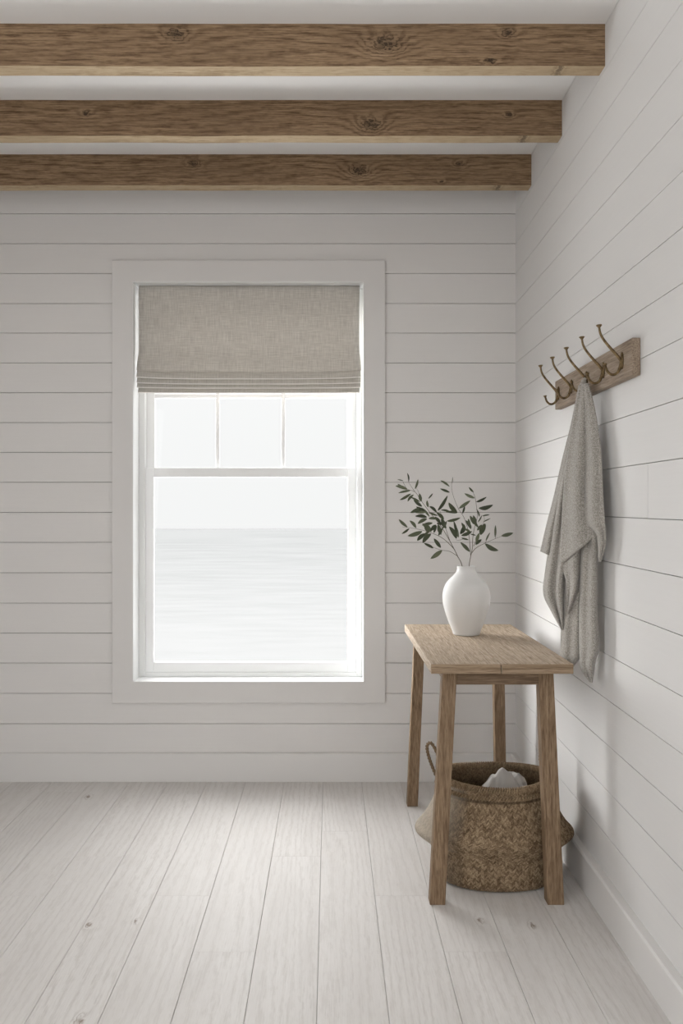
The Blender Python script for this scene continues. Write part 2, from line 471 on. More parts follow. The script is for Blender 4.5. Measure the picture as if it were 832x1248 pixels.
# four stacked folds
fy = [(450, 461), (458.5, 467.5), (465, 473), (470.5, 479.3)]
bm.free()
for n, (a, b) in enumerate(fy):
    bm = bmesh.new(); rows = []
    for i in range(9):
        t = i/8; row = []
        for j in range(31):
            q = j/30
            sg = -.009*(1-(2*q-1)**4)*(1-n*.28)
            zz = blind_z(a)+(blind_z(b)-blind_z(a))*t + sg
            inset = .0005*n if n < 3 else .006
            if t > .85: lip = -.003
            else: lip = 0
            yy = D+.026 - .024*t**.45 + .0015*n
            if i == 8: yy += .004; zz += .001
            row.append((bx0-.004+inset+(bx1-bx0+.008-2*inset)*q, yy, zz))
        rows.append(row)
    rows.append([(p[0], p[1]+.010, p[2]+.003) for p in rows[-1]])
    grid(bm, rows)
    edge = rows[7]
    o = link('fold', bm, M['linen'], blind, BO, smooth=True)
    sm = o.modifiers.new('thick', 'SOLIDIFY'); sm.thickness = .0012
    bm = bmesh.new(); tube(bm, [(p[0], p[1]-.0005, p[2]-.0025) for p in edge], .0023, 8)
    e_ = link('lit_edge', bm, M['lit_edge'], o, Vector((0, 0, 0)), smooth=True); e_.location = -BO

# ================================================================== CEILING BEAMS
beams = [(2.531, [(470, 53, .045), (618, 40, .022), (597, 74, .018), (214, 42, .030)],
          'rough oak ceiling beam nearest the camera, with a large knot right of centre'),
         (3.002, [(452, 152, .040), (105, 138, .018), (620, 140, .016)],
          'oak ceiling beam between the nearest beam and the one by the window wall'),
         (3.459, [(437, 208, .040), (235, 200, .026), (560, 200, .020), (538, 221, .013)],
          'oak ceiling beam farthest from the camera, closest to the window wall')]
for (Yf, kn, lab) in beams:
    kk = [((a-VX)*Yf/F, CH-(b-VY)*Yf/F-2.742, sz) for a, b, sz in kn]
    m = wood('oak beam', (.090, .051, .026), (.26, .170, .098), (.37, .257, .158), axis='X', knots=kk, freq=8., ringc=.33, fibre=1.15, low=(.9, 5.), bumps=.7, rough=.75, streak=.55, kdark=(.028, .018, .011))
    mu = wood('oak beam lit underside', (.28, .195, .115), (.45, .345, .22), (.55, .44, .30), axis='X', knots=[(.75, .0, .012)], freq=5., ringc=.4, fibre=1.0, low=(.9, 5.), bumps=.5, rough=.75)  # paler underside: light bounced off the floor is put into the colour
    bm = bmesh.new()
    # slightly uneven sawn edges
    n = 60; rings = []
    for i in range(n+1):
        x = LX+(WX-LX+.004)*i/n
        e = [mnoise.noise(Vector((x*3, Yf*7, q*5.)))*.0022 for q in range(4)]
        rings.append([bm.verts.new(c) for c in ((x, Yf+e[0], 2.742+e[1]), (x, Yf+.058+e[2], 2.742+e[1]), (x, Yf+.058+e[2], CZ+.004), (x, Yf+e[0], CZ+.004))])
    for a, b in zip(rings, rings[1:]):
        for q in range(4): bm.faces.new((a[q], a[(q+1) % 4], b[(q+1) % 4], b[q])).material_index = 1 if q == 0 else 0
    bm.faces.new(rings[0][::-1]); bm.faces.new(rings[-1])
    bmesh.ops.translate(bm, verts=bm.verts, vec=(0, -Yf, -2.742))
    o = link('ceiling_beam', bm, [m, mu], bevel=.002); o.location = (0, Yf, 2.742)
    tag(o, lab, 'beam', 'oak beams across the ceiling')

# ================================================================== TABLE
tx0, tx1, ty0, ty1, tz = .328, .792, 2.535, 3.425, .80
table = thing('side_table', ((tx0+tx1)/2, (ty0+ty1)/2, 0), 'oak side table with splayed legs standing by the right wall over the basket', 'table')
TO = table.location.copy()
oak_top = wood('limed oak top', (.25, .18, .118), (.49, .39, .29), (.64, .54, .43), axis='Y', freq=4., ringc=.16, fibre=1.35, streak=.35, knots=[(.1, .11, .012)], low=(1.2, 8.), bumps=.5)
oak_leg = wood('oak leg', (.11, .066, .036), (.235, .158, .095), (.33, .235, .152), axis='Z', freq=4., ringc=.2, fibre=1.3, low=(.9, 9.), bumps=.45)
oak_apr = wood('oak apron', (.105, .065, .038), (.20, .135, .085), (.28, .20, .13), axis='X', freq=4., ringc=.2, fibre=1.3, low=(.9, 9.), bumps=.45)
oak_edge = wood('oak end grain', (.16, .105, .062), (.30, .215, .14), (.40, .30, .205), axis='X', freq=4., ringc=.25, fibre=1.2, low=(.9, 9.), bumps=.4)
xm = .557
for (a, b) in ((tx0, xm-.0013), (xm+.0013, tx1)):
    bm = bmesh.new(); _, fs_ = box(bm, a, b, ty0, ty1, tz-.032, tz); fs_[2].material_index = 1
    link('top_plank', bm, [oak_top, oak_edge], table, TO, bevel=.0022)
LT = tz-.032
legs = [((.354, 2.588), (.401, 2.628)), ((.744, 2.588), (.722, 2.628)), ((.362, 3.442), (.388, 3.385)), ((.752, 3.442), (.728, 3.385))]
for i, ((bx, by), (ax, ay)) in enumerate(legs):
    w0, w1 = .0255, .0240
    if i > 1: w0, w1 = .0235, .0225
    if i == 1: w0 = .0275; w1 = .0248
    bm = bmesh.new()
    hexa(bm, [(bx-w0, by-.022, 0), (bx+w0, by-.022, 0), (bx+w0, by+.022, 0), (bx-w0, by+.022, 0),
              (ax-w1, ay-.022, LT), (ax+w1, ay-.022, LT), (ax+w1, ay+.022, LT), (ax-w1, ay+.022, LT)])
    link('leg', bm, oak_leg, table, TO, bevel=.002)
az = LT-.052
for (x0, x1, y0, y1) in ((.42, .70, 2.612, 2.632), (.41, .705, 3.378, 3.396)):
    bm = bmesh.new(); hexa(bm, [(x0-.004, y0-.002, az), (x1+.004, y0-.002, az), (x1+.004, y1, az), (x0-.004, y1, az), (x0, y0, LT), (x1, y0, LT), (x1, y1, LT), (x0, y1, LT)])
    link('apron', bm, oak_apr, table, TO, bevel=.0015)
oak_apry = wood('oak side apron', (.105, .065, .038), (.20, .135, .085), (.28, .20, .13), axis='Y', freq=4., ringc=.2, fibre=1.3, low=(.9, 9.), bumps=.45)
for (x0, x1) in ((.388, .406), (.716, .734)):
    bm = bmesh.new(); box(bm, x0, x1, 2.648, 3.366, az, LT)
    link('apron', bm, oak_apry, table, TO, bevel=.0015)

# ================================================================== VASE
VYc = 3.142; pm = F/VYc; vx = (568.-VX)/pm
pr = [(0, .000), (16.2, .0), (17.6, .0025)]
prof = [(.0, .004), (.046, .004), (.0500, 0.0), (.0535, .004), (.0600, .0235), (.0705, .049), (.0800, .0765), (.0865, .098), (.0925, .121), (.0945, .140), (.0946, .158),
        (.0922, .175), (.0872, .191), (.0793, .207), (.0670, .222), (.0525, .2365), (.0435, .2465), (.0385, .2545), (.0362, .2615), (.0362, .2690), (.0372, .2740), (.0360, .2760), (.0338, .2765), (.0325, .2720), (.0322, .258), (.040, .245), (.070, .207), (.086, .160), (.066, .06), (.0, .02)]
bm = bmesh.new(); rings = []
N = 64
P2 = smooth_path([(r, z) for r, z in prof[2:23]], 90).tolist()
full = [prof[0], prof[1]] + P2 + prof[23:]
for r, z in full:
    if r < 1e-6: rings.append([bm.verts.new((0, 0, z))]); continue
    rings.append([bm.verts.new((r*math.cos(2*math.pi*q/N)*(1+.004*mnoise.noise(Vector((q*.2, z*9, 0)))), r*math.sin(2*math.pi*q/N), z)) for q in range(N)])
for a, b in zip(rings, rings[1:]):
    for q in range(N):
        if len(a) == 1: bm.faces.new((a[0], b[q], b[(q+1) % N]))
        elif len(b) == 1: bm.faces.new((a[q], b[0], a[(q+1) % N]))
        else: bm.faces.new((a[q], a[(q+1) % N], b[(q+1) % N], b[q]))
bmesh.ops.recalc_face_normals(bm, faces=bm.faces)
vase = link('vase', bm, M['vase'], smooth=True); vase.location = (vx, VYc, tz)
tag(vase, 'matt white ceramic vase with a narrow neck standing on the side table', 'vase')

# ================================================================== LEAFY BRANCHES
def cp(x, y, dY=0.):                                # crop measurement of the branch study
    return P(460+x/4.16, 560+y/4.16, VYc+dY)
s = NT('leaf green')
x, y, z = s.sep(s.coords())
at = s.n('ShaderNodeAttribute', attribute_name='rnd'); r = s.sep(at.outputs['Color'])
nn = s.noise(s.coords(), 60., 2.)
c = s.ramp(s.math('ADD', s.math('MULTIPLY', r[0], .75), s.math('MULTIPLY', nn, .25)), [(0, (.032, .040, .023)), (.5, (.062, .074, .042)), (1, (.125, .14, .085))])
c = s.mix(s.math('MULTIPLY', r[1], 1.), c, (.20, .22, .14))
pb = s.bsdf(c, .55, spec=.3)
M['leaf'] = s.m
M['twig'] = paint('twig bark', (.13, .115, .085), rough=.8)
lr = random.Random(5)
def leaf(bm, lay, a, b, w=.2, bend=.10):
    A, B = a, b; d = B-A; L = d.length
    if L < 1e-4: return
    t = d.normalized()
    view = Vector((0, -1, 0))
    side = t.cross(view).normalized()
    ang = lr.uniform(-.75, .75)
    side = (Matrix.Rotation(ang, 3, t) @ side)
    nrm = side.cross(t)
    n = 9; W = L*w*.5; col = (lr.random(), max(0, lr.random()-.72)*2., 0, 1); rr = []
    bz = lr.uniform(-.5, 1.)*bend*L
    for i in range(n+1):
        u = i/n
        c = A+d*u + side*(math.sin(u*math.pi)*bz*.9) - nrm*(math.sin(u*math.pi)*abs(bz)*.4)
        ww = W*(math.sin(math.pi*min(1, (u*.94+.03)))**.75)*(1.08-.25*u)
        if i == n: ww = W*.04
        v = [bm.verts.new(c-side*ww+nrm*ww*.22), bm.verts.new(c), bm.verts.new(c+side*ww+nrm*ww*.22)]
        for q in v: q[lay] = col
        rr.append(v)
    for p, q in zip(rr, rr[1:]):
        bm.faces.new((p[0], p[1], q[1], q[0])); bm.faces.new((p[1], p[2], q[2], q[1]))

sprigs = [
 dict(label='leafy green branch with small dark leaves arching left out of the vase', stems=[
   ([(436,700),(430,552),(405,490),(380,440),(350,385),(315,330),(270,275),(225,215),(190,165),(150,150),(128,112)], 3.0, -.005),
   ([(392,460),(370,435),(330,400),(280,375),(225,358),(170,347),(125,342)], 2.2, -.03),
   ([(405,490),(365,466),(325,460),(290,448),(255,432)], 1.8, -.02),
   ([(365,410),(345,350),(330,300),(315,258)], 1.8, .03),
   ([(225,215),(205,160),(192,140)], 1.4, .01), ([(190,165),(160,120),(155,100)], 1.4, .0)],
  leaves=[(150,152,90,134,.27),(138,150,100,124,.2),(130,108,100,102,.16),(158,112,150,68,.2),(190,150,205,100,.2),(168,174,112,205,.26),(165,158,105,170,.2),
   (182,178,152,213,.3),(225,238,182,203,.26),(232,250,165,270,.26),(220,213,212,172,.36),(256,242,250,207,.34),(257,198,280,172,.22),(250,292,190,287,.36),
   (245,268,180,266,.22),(250,300,203,326,.3),(150,343,107,303,.28),(195,347,162,310,.3),(160,350,122,377,.24),(225,365,152,388,.25),(240,375,200,412,.32),
   (270,376,228,424,.33),(272,366,226,325,.3),(278,322,225,334,.26),(300,268,262,238,.3),(305,258,355,182,.24),(320,447,285,400,.3),(282,450,235,424,.3),
   (326,462,268,503,.3),(335,305,298,268,.34),(325,305,348,350,.36),(306,330,322,382,.36),(296,332,268,362,.34),(240,330,262,372,.34),(262,362,235,395,.3),
   (262,290,225,245,.25),(300,300,258,300,.3),(318,322,290,290,.35),(340,340,322,300,.4),(250,320,240,352,.3),(215,215,165,190,.16),(285,372,300,335,.3),
   (308,385,330,345,.3),(260,270,305,285,.22),(330,350,350,312,.3),(196,240,240,262,.22),(352,312,420,295,.26),(300,325,345,322,.3)]),
 dict(label='upright leafy green branch with long stems rising and leaning right in the vase', stems=[
   ([(458,700),(463,552),(470,500),(480,450),(482,400),(490,350),(505,290),(500,230),(490,180),(468,145)], 2.8, .01),
   ([(472,490),(462,380),(440,300),(410,250),(385,190),(375,140),(380,90)], 2.0, .04),
   ([(476,475),(500,448),(545,424),(600,400),(640,385)], 2.0, -.02),
   ([(486,440),(515,375),(540,315),(538,283)], 1.8, .03),
   ([(450,400),(405,410),(395,398)], 1.5, -.02), ([(596,402),(599,380)], 1.3, -.02), ([(545,424),(560,395),(566,378)], 1.2, -.01)],
  leaves=[(400,272,345,266,.28),(402,272,360,218,.3),(365,167,317,148,.28),(364,137,318,107,.26),(413,248,470,208,.22),(400,378,385,312,.28),(400,400,362,340,.28),
   (372,268,320,256,.24),(420,378,440,330,.38),(425,386,478,364,.3),(467,467,420,420,.28),(425,398,462,408,.24),(430,274,442,235,.22),(472,352,447,308,.38),
   (488,328,468,285,.32),(500,326,485,283,.3),(508,318,528,283,.2),(492,196,440,172,.24),(486,166,462,140,.26),(500,215,552,190,.24),(513,247,585,230,.26),
   (530,286,568,280,.14),(535,316,572,298,.16),(522,382,545,325,.4),(497,432,527,405,.42),(500,418,515,372,.3),(545,428,612,462,.3),(628,388,687,372,.34),
   (595,394,597,333,.24),(548,412,570,370,.14),(470,372,440,350,.28),(470,340,460,300,.34),(505,360,528,330,.34),(410,395,398,340,.3),(515,290,500,250,.16),
   (497,385,470,378,.26),(484,310,510,345,.3),(378,120,380,88,.1),(440,355,425,320,.3)]),
]
vo = Vector((vx, VYc, tz+.27))
for sp in sprigs:
    root = thing('leafy_branch', vo, sp['label'], 'branch', 'green branches in the white vase')
    bm = bmesh.new()
    for pts, rad, dy in sp['stems']:
        n = len(pts)
        main = len(pts[0]) and pts[0][1] == 700
        path = []
        for i, p in enumerate(pts):
            f_ = i/(n-1)
            dd = dy*(f_ if main else 1)*1.0
            if main and i == 0: q = cp(p[0], 660, 0); q = Vector((vx+(q.x-vx)*.5, VYc, tz+.12))
            else: q = cp(p[0], p[1], dd)
            path.append(q)
        SP = smooth_path(path, 6*n)
        tube(bm, SP, [rad*.0006*(1.15-.75*i/len(SP)) for i in range(len(SP))], 6)
    link('stem', bm, M['twig'], root, vo, smooth=True)
    bm = bmesh.new(); lay = bm.verts.layers.float_color.new('rnd')
    for (a, b, c_, d_, w) in sp['leaves']:
        dy = lr.uniform(-.045, .045)
        leaf(bm, lay, cp(a, b, dy*.5), cp(c_, d_, dy), w*1.15)
    link('foliage', bm, M['leaf'], root, vo, smooth=True)

# ================================================================== COAT RACK
ry0, ry1, rz0, rz1 = 2.240, 3.005, 1.688, 1.797
rx0, rx1 = .867, .8925
rack = thing('coat_rack', (rx1, (ry0+ry1)/2, rz0), 'weathered oak coat rack with five brass hooks on the right wall', 'coat rack')
RO = rack.location.copy()
rk = wood('weathered oak', (.16, .112, .078), (.30, .232, .172), (.41, .335, .262), axis='Y', freq=5., ringc=.2, fibre=1.2, low=(1., 9.), bumps=.55)
# stored across = z for this board
bm = bmesh.new(); box(bm, rx0, rx1, ry0, ry1, rz0, rz1)
link('mounting_board', bm, rk, rack, RO, bevel=.003)
s = NT('aged brass')
nn = s.noise(s.coords(), 90., 3.)
c = s.ramp(nn, [(.3, (.09, .06, .03)), (.55, (.20, .14, .072)), (.75, (.36, .27, .15))])
s.bsdf(c, .38, s.bump(s.noise(s.coords(), 300., 2.), .2, .0005), metallic=.85, spec=.4)
M['brass'] = s.m
hy = [2.312, 2.470, 2.632, 2.797, 2.955]
def hook_bm():
    bm = bmesh.new()
    # back plate
    for dz, rr in ((0, 1),):
        pts = []
        for a in range(24):
            t = 2*math.pi*a/24
            pts.append((-.001, .010*math.cos(t)*(1 if abs(math.sin(t)) < .8 else .8), .026*math.sin(t)))
        va = [bm.verts.new((0, p[1], p[2])) for p in pts]; vb = [bm.verts.new((-.005, p[1]*.85, p[2]*.93)) for p in pts]
        bm.faces.new(va); bm.faces.new(vb[::-1])
        for q in range(24): bm.faces.new((va[q], vb[q], vb[(q+1) % 24], va[(q+1) % 24]))
    # upper arm: rises away from the wall in an S to a flared tip
    up = smooth_path([(-.002, 0, -.004), (-.010, 0, .008), (-.022, 0, .022), (-.040, 0, .042), (-.057, 0, .064), (-.066, 0, .082), (-.069, 0, .098)], 26)
    tube(bm, up, [.0050-.0018*i/25 for i in range(26)], 10)
    tube(bm, [(-.069, 0, .097), (-.0693, 0, .101), (-.0695, 0, .104), (-.0697, 0, .1065)], [.0032, .0055, .0088, .0080], 14)
    # lower arm: a half ring that comes back up
    lo = [(-.004, 0, -.002), (-.007, 0, -.018), (-.013, 0, -.033), (-.024, 0, -.041), (-.036, 0, -.040), (-.046, 0, -.030), (-.051, 0, -.016)]
    lo = smooth_path(lo, 28)
    tube(bm, lo, [.0050-.0015*i/27 for i in range(28)], 10)
    tube(bm, [(-.051, 0, -.017), (-.0515, 0, -.013), (-.052, 0, -.0105), (-.0522, 0, -.0088)], [.0034, .0046, .0068, .0060], 14)
    return bm
bm = hook_bm(); bmesh.ops.recalc_face_normals(bm, faces=bm.faces)
me = bpy.data.meshes.new('hook'); bm.to_mesh(me); bm.free(); me.materials.append(M['brass'])
me.polygons.foreach_set('use_smooth', [True]*len(me.polygons))
for yv in hy:
    h = bpy.data.objects.new('hook', me); COL.objects.link(h); h.parent = rack
    h.location = Vector((rx0, yv, 1.744))-RO

# ================================================================== BLANKET
s = NT('heathered wool')
n1 = s.noise(s.coords(), 260., 3., .7); n2 = s.noise(s.coords(), 900., 2., .6); n3 = s.noise(s.coords(), 5., 2.)
fac = s.math('MULTIPLY_ADD', s.math('SUBTRACT', s.math('MULTIPLY', s.math('ADD', n1, n2), .5), .5), 4.2, .5, clamp=True)
c = s.ramp(fac, [(0, (.155, .140, .122)), (.5, (.325, .303, .272)), (1, (.53, .50, .455))])
s.bsdf(c, .95, s.bump(n1, .6, .0015), spec=.1, sheen=.3)
M['wool'] = s.m
def Yb(px): return 2.612+(700-px)*.0036
layers = [
 # far left strip
 dict(L=[(705,470),(697,510),(685,560),(675,605),(666,640),(658.5,672)], R=[(709,470),(704,510),(696,560),(689,605),(682,640),(676,680)], off=.028, pl=.006, nf=1),
 # second panel
 dict(L=[(706,469),(699,515),(689,560),(680,600),(671,655),(664,700),(662.5,724),(671,743),(684,767)], R=[(711,469),(707,515),(703,560),(700,600),(697,650),(695,690),(693,720),(691,742),(687,768)], off=.010, pl=.010, nf=1.5),
 # long rear tail
 dict(L=[(694,580),(690,650),(688,700),(685,750),(683.5,790),(684,804),(696,813)], R=[(712,580),(709,650),(708,700),(707.5,760),(707,796),(703,805),(697,814)], off=.016, pl=.005, nf=1),
 # long right tail
 dict(L=[(708,580),(709,650),(707,700),(706,750),(706.5,798),(709,817),(719,831)], R=[(729,580),(728,650),(727.5,700),(728,750),(729.5,788),(725,806),(721,832)], off=-.008, pl=.006, nf=1),
 # inner flap under the front panel
 dict(L=[(696,600),(688,655),(684,686),(690,708),(691,728),(691,746)], R=[(714,600),(711,655),(708,685),(708,700),(704,722),(692,748)], off=-.012, pl=.006, nf=1),
 # front panel with the slanting hem
 dict(L=[(707,468),(699,512),(691,560),(686.5,605),(684,650),(682,690)], R=[(714,468),(715,515),(716,560),(717,600),(722,632),(728,651)], off=-.030, pl=.006, nf=1.0),
 # right lobe
 dict(L=[(711,468),(713.5,505),(714,560),(713,600),(714,636),(723,645),(728,655),(730,684)], R=[(716,467),(724,497),(731,540),(734,580),(736,620),(738,652),(737,666),(731,685)], off=-.042, pl=.004, nf=1),
]
bm = bmesh.new()
for li, Ld in enumerate(layers):
    n, m = 60, 22
    Lc = smooth_path(Ld['L'], n); Rc = smooth_path(Ld['R'], n)
    rows = []
    for i in range(n):
        t = i/(n-1); row = []
        py_m = (Lc[i][1]+Rc[i][1])/2
        spread = min(1, max(0, (py_m-470)/140))
        for j in range(m):
            q = j/(m-1)
            px = Lc[i][0]+(Rc[i][0]-Lc[i][0])*q; py = Lc[i][1]+(Rc[i][1]-Lc[i][1])*q
            bow = 4*q*(1-q)
            Y = Yb(px)+Ld['off']*(.25+.75*spread)
            Y -= bow*.030*spread*min(1, abs(Rc[i][0]-Lc[i][0])/22)
            Y += Ld['pl']*1.5*(.25+.75*spread)*math.sin(q*6.283*Ld['nf']*1.5+t*1.2+li)
            Y += .006*mnoise.noise(Vector((px*.05, py*.022, li*3.1)))*spread
            X = (px-VX)*Y/F
            if X > WX-.006:                         # rest against the boards
                Y = (WX-.006)*F/(px-VX)
            row.append(P(px, py, Y))
        rows.append(row)
    V = grid(bm, rows)
# the gathered neck that slips over the hook's lower arm
Rr = np.interp(np.linspace(0, 1, 18), [0, .15, .5, 1], [.0035, .0080, .0125, .0160])
tube(bm, smooth_path([P(712.5, 461.5, 2.606), P(711.5, 463.5, 2.606), P(710.2, 470, 2.600), P(710, 482, 2.592), P(709.5, 500, 2.590)], 18), list(Rr), 16)
bm2_origin = P(709, 464, 2.62)
o = link('throw_blanket', bm, M['wool'], None, bm2_origin, smooth=True)
sm = o.modifiers.new('thick', 'SOLIDIFY'); sm.thickness = .0045; sm.offset = 0
tag(o, 'heathered grey wool throw hanging in folds from the middle hook of the coat rack', 'blanket')

# ================================================================== BASKET
bcx, bcy = .590, 2.805
bk = F/bcy
basket = thing('belly_basket', (bcx, bcy, 0), 'brown woven seagrass belly basket with rope handles under the side table', 'basket')
KO = basket.location.copy()
# profile: (half width a, half depth b, z)
prof = [(.0, .0, .004), (.10, .085, .003), (.195, .150, .003), (.207, .164, .010), (.212, .169, .028), (.217, .173, .060), (.222, .176, .090), (.232, .178, .112),
        (.258, .182, .132), (.279, .187, .148), (.280, .197, .163), (.262, .199, .182), (.243, .190, .208), (.226, .172, .240), (.212, .157, .275), (.203, .148, .310), (.199, .143, .350)]
s = NT('woven seagrass')
at = s.n('ShaderNodeAttribute', attribute_name='weave'); w = s.sep(at.outputs['Color'])
nn = s.noise(s.coords(), 260., 4., .8)
nn = s.math('MULTIPLY_ADD', s.math('SUBTRACT', nn, .5), 2.2, .5, clamp=True)
n2 = s.noise(s.coords(), 9., 3., .6)
tone = s.math('ADD', s.math('MULTIPLY', w[1], .38), s.math('ADD', s.math('MULTIPLY', nn, .55), s.math('MULTIPLY', n2, .35)))
c = s.ramp(s.math('SUBTRACT', tone, .12), [(.12, (.050, .030, .016)), (.4, (.165, .110, .064)), (.62, (.30, .215, .132)), (.9, (.50, .39, .26))])
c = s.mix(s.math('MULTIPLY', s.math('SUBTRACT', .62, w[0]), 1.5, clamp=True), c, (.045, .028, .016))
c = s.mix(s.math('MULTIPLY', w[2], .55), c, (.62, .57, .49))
s.bsdf(c, .8, s.bump(nn, .5, .0012), spec=.2)
M['straw'] = s.m
def weave_h(uu, vv):
    """herringbone: columns of slanting strands, direction alternating; returns height 0..1 and strand id"""
    cw = .0105
    col = np.floor(uu/cw); fr_ = uu/cw-col
    dr = np.where(col % 2 == 0, 1., -1.)
    ph = (vv + dr*(fr_-.5)*cw*1.05 + (col % 2)*.003)/.0070
    sid = np.floor(ph); fp = ph-sid
    h = np.sqrt(np.clip(1-(2*fp-1)**2, 0, 1))
    edge = np.sqrt(np.clip(1-(2*fr_-1)**4, 0, 1))
    h = h*(.35+.65*edge)
    hid = np.mod(np.sin(sid*12.9898+col*78.233)*43758.5453, 1.0)
    return h, hid
PP = smooth_path(prof, 400)
arc = np.r_[0, np.cumsum(np.linalg.norm(np.diff(PP[:, :3], axis=0), axis=1))]
NU = 720; NV = 230
sv = np.linspace(arc[2], arc[-1], NV)
prv = np.stack([np.interp(sv, arc, PP[:, q]) for q in range(3)], 1)
U = np.arange(NU)/NU*2*np.pi
per = 2*np.pi*.225
bm = bmesh.new(); wl = bm.verts.layers.float_color.new('weave')
rows = []
for i in range(NV):
    a, b, zz = prv[i]
    h, hid = weave_h(U/(2*np.pi)*per, np.full(NU, sv[i]))
    if .298 < zz < .311: h = h*.25  # groove under the ridge: shading painted in through the weave height
    disp = .0044*(h-.6)
    # uneven hand-made outline
    wob = np.array([mnoise.noise(Vector((math.cos(t)*1.6, math.sin(t)*1.6, zz*6)))*.0035 for t in U])
    if zz < .02: wob *= .2
    ca, sa = np.cos(U), np.sin(U)
    e = 1.12 if zz < .1 else 1.0                      # a little squarer low down
    X = (a+disp+wob)*np.sign(ca)*np.abs(ca)**(1/e); Y = (b+disp+wob)*np.sign(sa)*np.abs(sa)**(1/e)
    row = []
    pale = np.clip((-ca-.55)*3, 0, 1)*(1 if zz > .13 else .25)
    for q in range(NU):
        # rim sags slightly between the handles
        zq = zz - (.010*(1-ca[q]**2)*max(0, (zz-.3)/.05))
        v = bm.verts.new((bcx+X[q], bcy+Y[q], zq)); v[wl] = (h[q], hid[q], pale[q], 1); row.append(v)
    rows.append(row)
for a, b in zip(rows, rows[1:]):
    for q in range(NU): bm.faces.new((a[q], a[(q+1) % NU], b[(q+1) % NU], b[q]))
# base disc
c0 = bm.verts.new((bcx, bcy, .004)); c0[wl] = (.5, .5, 0, 1)
for q in range(NU): bm.faces.new((c0, rows[0][(q+1) % NU], rows[0][q]))
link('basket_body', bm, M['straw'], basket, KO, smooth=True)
# inside lining wall
bm = bmesh.new(); wl = bm.verts.layers.float_color.new('weave'); rows = []
ins = [(.190, .134, .350), (.194, .139, .31), (.203, .148, .275), (.217, .163, .240), (.234, .175, .205), (.262, .184, .17), (.262, .184, .148), (.215, .170, .10), (.205, .160, .03), (.19, .145, .012)]
IP = smooth_path(ins, 100)
ia = np.r_[0, np.cumsum(np.linalg.norm(np.diff(IP, axis=0), axis=1))]
for i in range(100):
    a, b, zz = IP[i]
    h, hid = weave_h(U/(2*np.pi)*per, np.full(NU, ia[i]))
    row = []
    for q in range(0, NU, 2):
        ca, sa = math.cos(U[q]), math.sin(U[q]); dd = -.003*(h[q]-.6)
        zq = zz - (.010*(1-ca**2)*max(0, (zz-.3)/.05))
        v = bm.verts.new((bcx+(a+dd)*ca, bcy+(b+dd)*sa, zq)); v[wl] = (h[q], hid[q]*.5, 0, 1); row.append(v)
    rows.append(row)
n_ = len(rows[0])
for a, b in zip(rows, rows[1:]):
    for q in range(n_): bm.faces.new((a[q], a[(q+1) % n_], b[(q+1) % n_], b[q]))
c0 = bm.verts.new((bcx, bcy, .010)); c0[wl] = (.5, .5, 0, 1)
for q in range(n_): bm.faces.new((c0, rows[-1][q], rows[-1][(q+1) % n_]))
link('basket_lining', bm, M['straw'], basket, KO, smooth=True)
# braided rim: two strands plaited round the top edge, and the ridge below it
def braid(a0, b0, z0, rad, amp, n_tw, strands, name, zsag=.010):
    bm = bmesh.new(); wl = bm.verts.layers.float_color.new('weave')
    for sidx in range(strands):
        n = 560; ring = []
        for i in range(n):
            t = 2*math.pi*i/n; ph = n_tw*t+2*math.pi*sidx/strands
            rr_ = amp*math.cos(ph); dz = amp*math.sin(ph)
            c_ = Vector((bcx+(a0+rr_)*math.cos(t), bcy+(b0+rr_)*math.sin(t), z0+dz-zsag*(1-math.cos(t)**2)))
            nrm = Vector((math.cos(t), math.sin(t), 0))
            vv = []
            for q in range(7):
                an = 2*math.pi*q/7
                v = bm.verts.new(c_+(nrm*math.cos(an)+Vector((0, 0, 1))*math.sin(an))*rad)
                v[wl] = (1-.2*(math.sin(ph)*.5+.5), (.35+.6*((math.sin(i*.31+sidx*2.3)*43.7) % 1))*.9, 0, 1); vv.append(v)
            ring.append(vv)
        for i in range(n):
            a, b = ring[i], ring[(i+1) % n]
            for q in range(7): bm.faces.new((a[q], a[(q+1) % 7], b[(q+1) % 7], b[q]))
    return link(name, bm, M['straw'], basket, KO, smooth=True)
braid(.1965, .1400, .349, .0062, .0070, 50, 3, 'rim')
braid(.2045, .1495, .318, .0048, .0044, 58, 2, 'ridge', zsag=.004)
# twisted rope handles
def rope(path, rad, amp, turns, name):
    Pn = smooth_path(path, 150)
    bm = bmesh.new(); wl = bm.verts.layers.float_color.new('weave')
    for k_ in range(2):
        pts = []
        for i in range(len(Pn)):
            T_ = Vector(Pn[min(i+1, 149)]-Pn[max(i-1, 0)]).normalized()
            A_ = T_.cross(Vector((1, .2, .1))).normalized(); B_ = T_.cross(A_)
            ph = turns*2*math.pi*i/149+math.pi*k_
            pts.append(Vector(Pn[i])+A_*math.cos(ph)*amp+B_*math.sin(ph)*amp)
        rs = tube(bm, pts, rad, 7)
        for i, r_ in enumerate(rs):
            for v in r_: v[wl] = (.75, .15+.3*((i*.37+k_*.5) % 1), .0, 1)
    return link(name, bm, M['straw'], basket, KO, smooth=True)
hx = bcx-.193
rope([(hx+.022, bcy-.030, .29), (hx+.008, bcy-.032, .345), (hx-.004, bcy-.034, .395), (hx-.018, bcy-.024, .440), (hx-.034, bcy-.004, .464), (hx-.046, bcy+.016, .448),
      (hx-.040, bcy+.028, .41), (hx-.022, bcy+.034, .36), (hx+.004, bcy+.030, .30)], .0036, .0030, 15, 'handle')
hx, hyy = .782, bcy+.070
rope([(hx+.010, hyy-.028, .30), (hx-.006, hyy-.028, .345), (hx-.012, hyy-.020, .385), (hx-.006, hyy-.004, .412), (hx+.008, hyy+.004, .418), (hx+.014, hyy+.002, .40),
      (hx+.012, hyy+.010, .37), (hx+.004, hyy+.016, .335), (hx+.000, hyy+.012, .30)], .0036, .0030, 12, 'handle')

